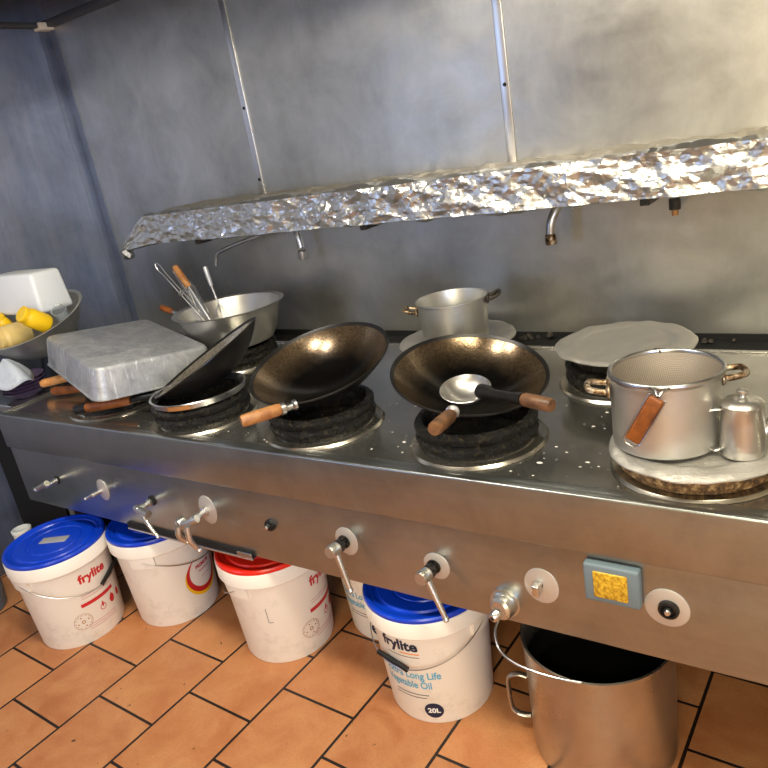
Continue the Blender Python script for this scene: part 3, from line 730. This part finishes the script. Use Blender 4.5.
# ------------------------------------------------------------------ aluminium pots
def loop_handle(parent, cx, cy, cz, az, wid, out, r, mat, drop=0.0):
    d = Vector((math.cos(az), math.sin(az), 0)); s_ = Vector((-math.sin(az), math.cos(az), 0)); c = Vector((cx, cy, cz))
    P = [c - s_ * wid * .5, c - s_ * wid * .5 + d * out * .3, c - s_ * wid * .42 + d * out * .85 - Vector((0, 0, drop * .7)), c + d * out - s_ * wid * .2 - Vector((0, 0, drop)), c + d * out + s_ * wid * .2 - Vector((0, 0, drop)), c + s_ * wid * .42 + d * out * .85 - Vector((0, 0, drop * .7)), c + s_ * wid * .5 + d * out * .3, c + s_ * wid * .5]
    f = MB(); f.tube(smooth_path(P, 5), r, 12)
    for q in (-1, 1): f.lathe([(0, .006), (r * 1.6, .005), (r * 2.2, .001), (r * 2.2, -.002)], 14, M4=axis_m(c + s_ * wid * .5 * q, d))
    return f.build('handle', mat, parent)
pt = thing('aluminium_pot', 'small two-handled aluminium pot standing at the back against the wall', 'pot', (-1.085, 1.912, .883))
f = MB(); f.lathe([(0, 0), (.096, 0), (.101, .004), (.103, .02), (.110, .143), (.114, .145), (.114, .149), (.109, .149), (.107, .143), (.100, .02), (.097, .006), (0, .005)], 80); f.build('pot_body', 'aluminium', pt)
loop_handle(pt, -.104, -.036, .118, math.radians(200), .055, .045, .006, 'rust_pot_handle', -.008)
loop_handle(pt, .098, .048, .135, math.radians(28), .055, .04, .006, 'grease_black', -.012)
ps = thing('strainer_pot', 'large two-handled aluminium pot with a sieve set in its mouth', 'pot', (-.336, 1.400, .860))
f = MB(); f.lathe([(0, 0), (.098, 0), (.104, .005), (.105, .02), (.105, .144), (.109, .146), (.109, .151), (.104, .152), (.102, .144), (.101, .02), (.098, .008), (0, .005)], 96)
f.build('pot_body', 'aluminium', ps)
loop_handle(ps, -.103, -.030, .122, math.radians(196), .055, .042, .0065, 'rust_pot_handle', -.006)
loop_handle(ps, .094, .050, .130, math.radians(20), .055, .046, .0065, 'rust_pot_handle', -.004)
sv = thing('wire_sieve', 'round wire mesh sieve with flat wooden handle hanging down the pot side', 'sieve', (-.332, 1.397, 1.016))
outer, inner = cap_profile(.101, .055, .001, 18)
f = MB(); f.lathe([(r, z - .058) for r, z in outer] + [(.103, .0)], 72); f.build('mesh_bowl', 'sieve_mesh', sv)
f = MB(); f.tube(arc(0, 0, .1065, 0, 2 * PI - .001, 72, .0)[:-1], .0045, 12, closed=True, flat=1.5); f.build('rim_hoop', 'wire_steel', sv)
f = MB(); f.tube(smooth_path([(-.335, 1.283, 1.020), (-.322, 1.268, 1.022), (-.315, 1.257, 1.014)], 4), .003, 8); f.tube(smooth_path([(-.300, 1.284, 1.020), (-.306, 1.268, 1.022), (-.312, 1.257, 1.014)], 4), .003, 8)
h = f.build('handle', 'wire_steel', sv, world=True)
p0 = Vector((-.314, 1.258, 1.014)); p1 = Vector((-.366, 1.256, .918)); dd = (p1 - p0)
Mh = axis_m(p0, dd, ); 
f = MB(); L_ = dd.length
Mh = Matrix.Translation(p0) @ Matrix(((-dd.z / L_, 0, dd.x / L_), (0, 1, 0), (dd.x / L_, 0, dd.z / L_))).to_4x4()
f.box(-.014, .014, -.006, .006, .004, L_ - .002, .004, M4=Mh); wg = f.build('wooden_grip', 'red_wood', h, world=True)
f = MB(); f.tube([Mh @ Vector(p) for p in [(-.0155, 0, .002), (-.0165, 0, L_ * .5), (-.016, 0, L_), (-.008, 0, L_ + .008), (.008, 0, L_ + .008), (.016, 0, L_), (.0165, 0, L_ * .5), (.0155, 0, .002)]], .0022, 8); f.build('handle_wire', 'wire_steel', sv, world=True)
MB().box(-.009, .009, -.004, .010, -.006, .003, .002, M4=Matrix.Translation((-.372, 1.497, 1.018))).build('rest_hook', 'grease_black', sv, world=True)

cp = thing('coffee_pot', 'little lidded stainless steel pot with curved handle and spout', 'coffee pot', (-.190, 1.371, .860))
f = MB(); f.lathe([(0, 0), (.038, 0), (.040, .003), (.0405, .02), (.038, .07), (.036, .098), (.037, .100), (.036, .102), (.0345, .098), (0, .096)], 48); f.build('pot_body', 'satin_steel', cp)
f = MB(); f.lathe([(.038, .100), (.0385, .103), (.034, .109), (.02, .114), (.006, .116), (.005, .120), (.010, .125), (.010, .129), (.006, .132), (0, .133)], 40); f.build('lid', 'satin_steel', cp)
f = MB(); f.tube(smooth_path([(-.034, -.006, .092), (-.056, -.014, .090), (-.071, -.019, .070), (-.069, -.019, .032), (-.050, -.014, .008), (-.034, -.009, .012)], 6), .0085, 12, flat=.4); f.build('handle', 'satin_steel', cp)
f = MB(); f.tube(smooth_path([(.034, .012, .040), (.050, .02, .062), (.052, .024, .088), (.066, .03, .108)], 6), [.014 - .008 * i / 18 for i in range(19)], 14); f.build('spout', 'satin_steel', cp)

# ------------------------------------------------------------------ the corner bowl and what lies in it
t = thing('support_pot', 'dark upturned pan carrying the big corner bowl', 'pan', (-2.90, 1.70, Z + .0))
f = MB(); f.lathe([(0, .106), (.10, .106), (.11, .10), (.125, 0), (.122, 0), (.107, .097), (0, .102)], 40); f.build('pan_body', 'wok_outside', t)
nb = Vector((.045, -.326, 1)).normalized(); DB = .140
cb = thing('corner_bowl', 'big steel bowl in the left corner heaped with bottles and a white tub', 'bowl', Vector((-2.874, 1.578, 1.067)) - nb * DB, tilt(.045, -.326))
f = MB(); f.lathe([(0, 0), (.10, 0), (.12, .006), (.175, .05), (.215, .10), (.240, .150), (.247, .160), (.258, .163), (.260, .166), (.256, .168), (.243, .164), (.211, .104), (.17, .055), (.115, .012), (0, .006)], 96); f.v = [(x_ * .845, y_ * .845, z_ * .845) for x_, y_, z_ in f.v]; f.build('bowl_shell', 'aluminium', cb)
tb = thing('plastic_tub', 'white rectangular plastic tub turned upside down in the corner bowl', 'tub', (-2.925, 1.625, 1.088), (-.04, .02, math.radians(8)))
f = MB(); f.box(-.155, .155, -.085, .085, 0, .165, .016, taper=.86); f.build('tub_shell', 'tub_white', tb)
def bottle(name, label, cat, p, d, r, L, bm, cm, cap_r=None):
    t = thing(name, label, cat, p); d = Vector(d).normalized(); Mx = axis_m(p, d)
    cr = cap_r or r * .9
    f = MB(); f.lathe([(0, 0), (cr * .9, 0), (cr, .003), (cr, .018), (cr * .92, .02)], 32, M4=Mx); f.build('cap', cm, t, world=True)
    f = MB(); f.lathe([(cr * .9, .019), (cr * .95, .024), (r, .034), (r, L - .01), (r * .9, L), (0, L)], 32, M4=Mx); f.build('bottle_body', bm, t, world=True)
bottle('squeeze_bottle', 'yellow squeeze bottle lying cap outwards on the bowl rim', 'bottle', (-2.735, 1.465, 1.122), (.02, .72, -.57), .038, .115, 'yellow_plastic', 'yellow_plastic', .033)
bottle('jar', 'cream coloured jar lying on its side lowest in the corner bowl', 'jar', (-2.905, 1.425, 1.020), (.05, .95, -.02), .052, .13, 'cream_plastic', 'cream_plastic', .046)
bottle('squeeze_bottle', 'second yellow bottle at the left photo edge behind the jar', 'bottle', (-2.995, 1.50, 1.10), (.1, .35, -.75), .03, .09, 'yellow_plastic', 'yellow_plastic', .028)
t = thing('glass_jar', 'crumpled clear cup between the white tub and the bowl rim', 'cup', (-2.725, 1.63, 1.055), (0.5, .4, 0))
f = MB(); f.lathe([(0, 0), (.026, 0), (.03, .05), (.034, .052), (.031, .054), (.027, .05), (.024, .004), (0, .004)], 11); f.build('cup_body', 'frosted_glass', t, smooth=False)

# stacked bowls with white plastic scoop on the range's left end
for k in range(5):
    t = thing('small_bowl', ['lowest', 'second', 'third', 'fourth', 'topmost'][k] + ' purple-grey bowl of the small stack under the corner bowl', 'bowl', (-2.775, 1.405, Z + .002 + k * .0125), (0, 0, 0), 'purple-grey bowls')
    f = MB(); f.lathe([(0, 0), (.042, 0), (.045, .002), (.075, .022), (.084, .030), (.086, .032), (.083, .033), (.072, .025), (.043, .006), (0, .004)], 48)
    f.build('bowl_shell', 'purple_glaze', t)
t = thing('plastic_scoop', 'crumpled white plastic lid with a hanging hole on the purple bowls', 'plastic lid', (-2.725, 1.335, .893), (0, 0, 0))
vs = []; fs = []; n = 40
H_ = [(0, .088), (.22, .074), (.6, .038), (.85, .012), (1, -.004)]
for q, z in H_:
    for k in range(n):
        a = 2 * PI * k / n; r = .088 * q * (1 + .10 * math.cos(3 * a + .5)); zz = z * (1 + .5 * math.cos(a - .6) * q) + .010 * q * math.cos(4 * a)
        vs.append((r * math.cos(a) * 1.15, r * math.sin(a), zz + .002))
for i in range(len(H_) - 1):
    for k in range(n): k2 = (k + 1) % n; fs.append((i * n + k, i * n + k2, (i + 1) * n + k2, (i + 1) * n + k))
f = MB().add(vs, fs); o = f.build('lid_shell', 'grey_plastic', t, ang=70)
md = o.modifiers.new('thickness', 'SOLIDIFY'); md.thickness = .003
MB().lathe([(0, .001), (.006, .001), (.006, 0)], 16, M4=axis_m((-.0 + .012, -.030, .052), (.1, -.9, .9))).build('hanging_hole', 'dark_void', t)

# ------------------------------------------------------------------ oil buckets
def cone_r(z): return .149 + (.168 - .149) * z / .36
def wrap(pts, a0, z0, off=.0009):
    out = []
    for p in pts:
        z = z0 + p[1]; r = cone_r(z) + off; a = a0 + p[0] / cone_r(z0); out.append((r * math.cos(a), r * math.sin(a), z))
    return out
def text_mesh(body, size, bold=0.0, spacing=1.0, shear=0.0):
    cu = bpy.data.curves.new('lettering', 'FONT'); cu.body = body; cu.size = size; cu.offset = bold; cu.space_character = spacing; cu.shear = shear; cu.align_x = 'CENTER'; cu.align_y = 'CENTER'; cu.resolution_u = 4
    o = bpy.data.objects.new('lettering', cu); COL.objects.link(o)
    dg = bpy.context.evaluated_depsgraph_get(); me = bpy.data.meshes.new_from_object(o.evaluated_get(dg))
    vs = [tuple(v.co) for v in me.vertices]; fs = [tuple(p.vertices) for p in me.polygons]
    bpy.data.objects.remove(o); bpy.data.curves.remove(cu); bpy.data.meshes.remove(me)
    return vs, fs
def put_text(parent, name, mat, items):
    f = MB()
    for (body, size, bold, deg, z, fitw) in items:
        vs, fs = text_mesh(body, size, bold)
        wdt = max(v[0] for v in vs) - min(v[0] for v in vs); k = fitw / wdt if fitw else 1
        f.add(wrap([(v[0] * k, v[1]) for v in vs], math.radians(deg), z, .0011), fs)
    return f.build(name, mat, parent, smooth=False)
def strip(x0, x1, z0, z1, n=12, slope=0.0):
    vs = []; fs = []
    for i in range(n + 1):
        x = x0 + (x1 - x0) * i / n; vs += [(x, z0 + slope * (x - x0)), (x, z1 + slope * (x - x0))]
    for i in range(n): fs.append((2 * i, 2 * i + 2, 2 * i + 3, 2 * i + 1))
    return vs, fs
def annulus(r0, r1, n=40, a0=0, a1=2 * PI, e=1.0, wob=None):
    vs = []; fs = []
    for i in range(n + 1):
        a = a0 + (a1 - a0) * i / n
        q0 = r0(i / n) if callable(r0) else r0; q1 = r1(i / n) if callable(r1) else r1
        vs += [(q0 * math.cos(a) * e, q0 * math.sin(a)), (q1 * math.cos(a) * e, q1 * math.sin(a))]
    for i in range(n): fs.append((2 * i, 2 * i + 1, 2 * i + 3, 2 * i + 2))
    return vs, fs
def discm(r, n=32): 
    vs = [(0, 0)]; fs = []
    for ring_ in (.5, 1.0):
        for i in range(n): vs.append((r * ring_ * math.cos(2 * PI * i / n), r * ring_ * math.sin(2 * PI * i / n)))
    for i in range(n):
        j = (i + 1) % n; fs.append((0, 1 + i, 1 + j)); fs.append((1 + i, 1 + n + i, 1 + n + j, 1 + j))
    return vs, fs
def drop(w_, h_, n=24):
    vs = [(0, 0)]; fs = []
    for i in range(n):
        a = 2 * PI * i / n; s_ = math.sin(a); x = w_ * math.cos(a) * (1 - .45 * max(0, s_)) * (1 - max(0, s_) ** 6 * .9); vs.append((x, h_ * s_))
    for i in range(n): fs.append((0, 1 + i, 1 + (i + 1) % n))
    return vs, fs
def put_shapes(parent, name, mat, items):
    for (vf, deg, z, off) in items: o = MB().add(wrap(vf[0], math.radians(deg), z, off), vf[1]).build(name, mat, parent, smooth=False)
    return o

def bucket(loc, lid_mat, label, lug_deg, mid_deg, grip_deg=None, drop_=.09):
    t = thing('oil_bucket', label, 'bucket', loc, None, 'white oil buckets under the range')
    f = MB(); r = cone_r
    prof = [(0, .004), (.135, .004), (.138, 0), (.146, 0), (r(.01) , .008), (r(.30), .30), (r(.30) + .001, .303), (.176, .306), (.179, .310), (.179, .352), (.177, .356), (.172, .357), (.163, .352), (.160, .30), (.142, .012), (0, .008)]
    f.lathe(prof, 96)
    for sg in (0, 180):
        a = math.radians(lug_deg + sg)
        f.lathe([(r(.26) - .001, .262), (r(.26) + .010, .264), (.178, .308), (r(.30) - .001, .308)], 12, a - .26, a + .26)
    f.build('bucket_body', 'bucket_white', t)
    f = MB(); f.lathe([(.172, .356), (.176, .357), (.177, .366), (.174, .371), (.166, .371), (.160, .366), (.150, .365), (.146, .361), (.138, .361), (.134, .366), (.100, .366), (.098, .363), (.094, .363), (.092, .366), (.03, .367), (0, .367)], 96)
    f.build('lid', lid_mat, t)
    zl = .292; pts = []; radii = []
    sgn = 1 if ((mid_deg - lug_deg) % 360) < 180 else -1
    for i in range(41):
        q = i / 40; a = math.radians(lug_deg + sgn * 180 * q); s_ = math.sin(PI * q)
        zz = zl - drop_ * s_; pts.append(((cone_r(zz) + .010 + .006 * s_) * math.cos(a), (cone_r(zz) + .010 + .006 * s_) * math.sin(a), zz))
    f = MB(); f.tube(pts, .0019, 8); h = f.build('bail_handle', 'wire_steel', t)
    gc = 20 if grip_deg is None else int(round(((grip_deg - lug_deg) * sgn % 360) / 180 * 40))
    gp = pts[max(0, gc - 4):gc + 5]
    a, b = Vector(gp[0]), Vector(gp[-1]); mid = Vector(gp[4])
    f = MB(); f.tube([a, a.lerp(b, .5), b], .0075, 12); f.build('hand_grip', 'black_rubber', h)
    return t
b1 = bucket((-2.412, 1.134, 0), 'lid_blue', 'leftmost oil bucket, blue lid with a worn label and red printing', -87, 3, 24)
b2 = bucket((-2.137, 1.372, 0), 'lid_blue', 'blue-lidded oil bucket with a red and yellow crescent, second from left', -62, 28, 60, .075)
b3 = bucket((-1.592, 1.392, 0), 'lid_red', 'red-lidded oil bucket between the two blue-lidded pairs', -92, -182, -182)
b4 = bucket((-1.303, 1.617, 0), 'lid_blue', 'oil bucket half hidden behind the big blue-lidded front bucket', 10, 100)
b5 = bucket((-.992, 1.383, 0), 'lid_blue', 'blue-lidded oil bucket with navy 20L badge, nearest the steel stockpot', -3, -90, -101, .088)
b5['group'] = 'white oil buckets under the range'
def red_print(b, o):
    put_text(b, 'printed_wordmark', 'print_red', [('frylite', .046, .0016, 3 + o, .257, .112)])
    f = put_shapes(b, 'printed_band', 'print_red', [(strip(-.068, .068, -.006, .008, 14), 2 + o, .156, .0009)])
    put_shapes(b, 'printed_small_lines', 'print_pink', [(strip(-.06, .055, -.0012, .0012, 12), 2 + o, zz, .0008) for zz in (.192, .182, .073, .064, .055)])
    put_shapes(b, 'printed_flame_drops', 'print_red', [(drop(.013, .019), 21 + o, .118, .0009), (annulus(.010, .0125, 24), 4 + o, .112, .0009), (drop(.004, .012), 4 + o, .124, .0009), (drop(.010, .017), 36 + o, .118, .0009)])
    st = [(annulus(.031, .0325, 48), -26 + o, .095, .0009), (annulus(.004, .007, 20), -26 + o, .095, .0009)]
    f = MB()
    for vf, dg_, z_, of_ in st: f.add(wrap(vf[0], math.radians(dg_), z_, of_), vf[1])
    for k in range(4):
        a = k * PI / 2 + .3; vf = discm(.0028, 12); f.add(wrap([(p[0] + .019 * math.cos(a), p[1] + .019 * math.sin(a)) for p in vf[0]], math.radians(-26 + o), .095, .0009), vf[1])
    for k in range(12):
        a = k * PI / 6; vf = strip(-.004, .004, -.0008, .0008, 2); ca, sa = math.cos(a + PI / 2), math.sin(a + PI / 2)
        f.add(wrap([(p[0] * ca - p[1] * sa + .0265 * math.cos(a), p[0] * sa + p[1] * ca + .0265 * math.sin(a)) for p in vf[0]], math.radians(-26 + o), .095, .0009), vf[1])
    f.build('printed_date_stamp', 'brass_rust', b, smooth=False)
red_print(b1, 0); red_print(b3, 10)
def blue_print(b, o):
    put_text(b, 'printed_wordmark', 'print_navy', [('frylite', .046, .0016, -92 + o, .272, .112)])
    put_shapes(b, 'printed_underline', 'print_orange', [(strip(-.028, .028, -.0018, .0018, 6), -82 + o, .247, .0009)])
    put_shapes(b, 'printed_small_lines', 'print_grey', [(strip(-.05, .05, -.001, .001, 10), -90 + o, .236, .0009), (strip(-.055, .045, -.0012, .0012, 10), -87 + o, .104, .0009), (strip(-.055, .040, -.0012, .0012, 10), -88 + o, .093, .0009)])
    put_text(b, 'printed_description', 'print_cyan', [('Extra Long Life', .034, .0007, -85 + o, .172, .165), ('Vegetable Oil', .034, .0007, -91 + o, .138, .14)])
    put_shapes(b, 'printed_badge', 'print_navy', [(discm(.0265, 40), -68 + o, .050, .0009)])
    put_text(b, 'badge_lettering', 'print_white', [('20L', .023, .0008, -68 + o, .050, .035)])
    for ch in bpy.data.objects:
        if ch.parent == b and ch.name.startswith('badge_lettering'):
            for v in ch.data.vertices: v.co = v.co * Vector((1.004, 1.004, 1))
blue_print(b5, 0); blue_print(b4, -8)
cr = lambda a, b_: (lambda q: a + (b_ - a) * math.sin(PI * q) ** .7)
put_shapes(b2, 'printed_red_crescent', 'print_red', [(annulus(cr(.074, .054), lambda q: .074, 48, math.radians(115), math.radians(395)), 9, .158, .0010)])
put_shapes(b2, 'printed_yellow_crescent', 'print_yellow', [(annulus(cr(.074, .072), cr(.074, .086), 48, math.radians(150), math.radians(395)), 9, .157, .0008)])
put_text(b2, 'printed_wordmark', 'print_red', [('PREMIUM', .019, .0008, 11, .190, .070)])
put_shapes(b2, 'printed_small_lines', 'print_pink', [(strip(-.028, .028, -.003, .003, 6), 12, .170, .0009), (strip(-.02, .02, -.001, .001, 6), 12, .145, .0009)])
# worn sticker on the leftmost lid, embossed marks
f = MB(); f.box(-.052, .052, -.020, .020, .3672, .3690, .001, M4=Matrix.Rotation(math.radians(28), 4, 'Z'))
f.build('worn_sticker', 'label_silver', b1)
# scratch on red bucket
put_shapes(b3, 'scratch_mark', 'print_grey', [(strip(-.0009, .0009, -.028, .028, 2), -63, .195, .0009), (strip(-.006, .006, -.001, .001, 2), -60, .168, .0009)])
# small white tub showing as a sliver behind the leftmost lid
t = thing('plastic_cup', 'sliver of a white cup behind the leftmost blue bucket lid', 'cup', (-2.865, 1.235, 0))
f = MB(); f.lathe([(0, 0), (.03, 0), (.036, .255), (.039, .257), (.039, .268), (.034, .27), (.027, .01), (0, .01)], 40); f.build('cup_body', 'tub_white', t)
# ------------------------------------------------------------------ stockpot
sp_ = thing('stockpot', 'big brown-stained steel stockpot full of dark liquid on the floor', 'pot', (-.515, 1.385, 0))
f = MB(); f.lathe([(0, 0), (.168, 0), (.176, .006), (.178, .02), (.178, .325), (.182, .328), (.182, .334), (.177, .335), (.174, .328), (.174, .02), (.165, .008), (0, .006)], 96); f.build('pot_body', 'stock_pot_steel', sp_)
f = MB(); f.lathe([(0, .255), (.173, .255), (.173, .250), (0, .250)], 64); f.build('dark_liquid', 'sauce_black', sp_)
f = MB(); f.tube(smooth_path([(-.176, -.05, .175), (-.195, -.055, .180), (-.217, -.06, .172), (-.226, -.06, .15), (-.226, -.06, .08), (-.217, -.06, .055), (-.195, -.055, .045), (-.176, -.05, .045)], 5), .009, 12, flat=.6); f.build('handle', 'stock_pot_steel', sp_)
f = MB(); f.tube(smooth_path([(-.700, 1.330, .42), (-.722, 1.270, .375), (-.705, 1.235, .345), (-.660, 1.208, .338), (-.600, 1.196, .338), (-.54, 1.196, .338), (-.49, 1.204, .337)], 8), .0035, 10); f.build('bail_wire', 'wire_steel', sp_, world=True)
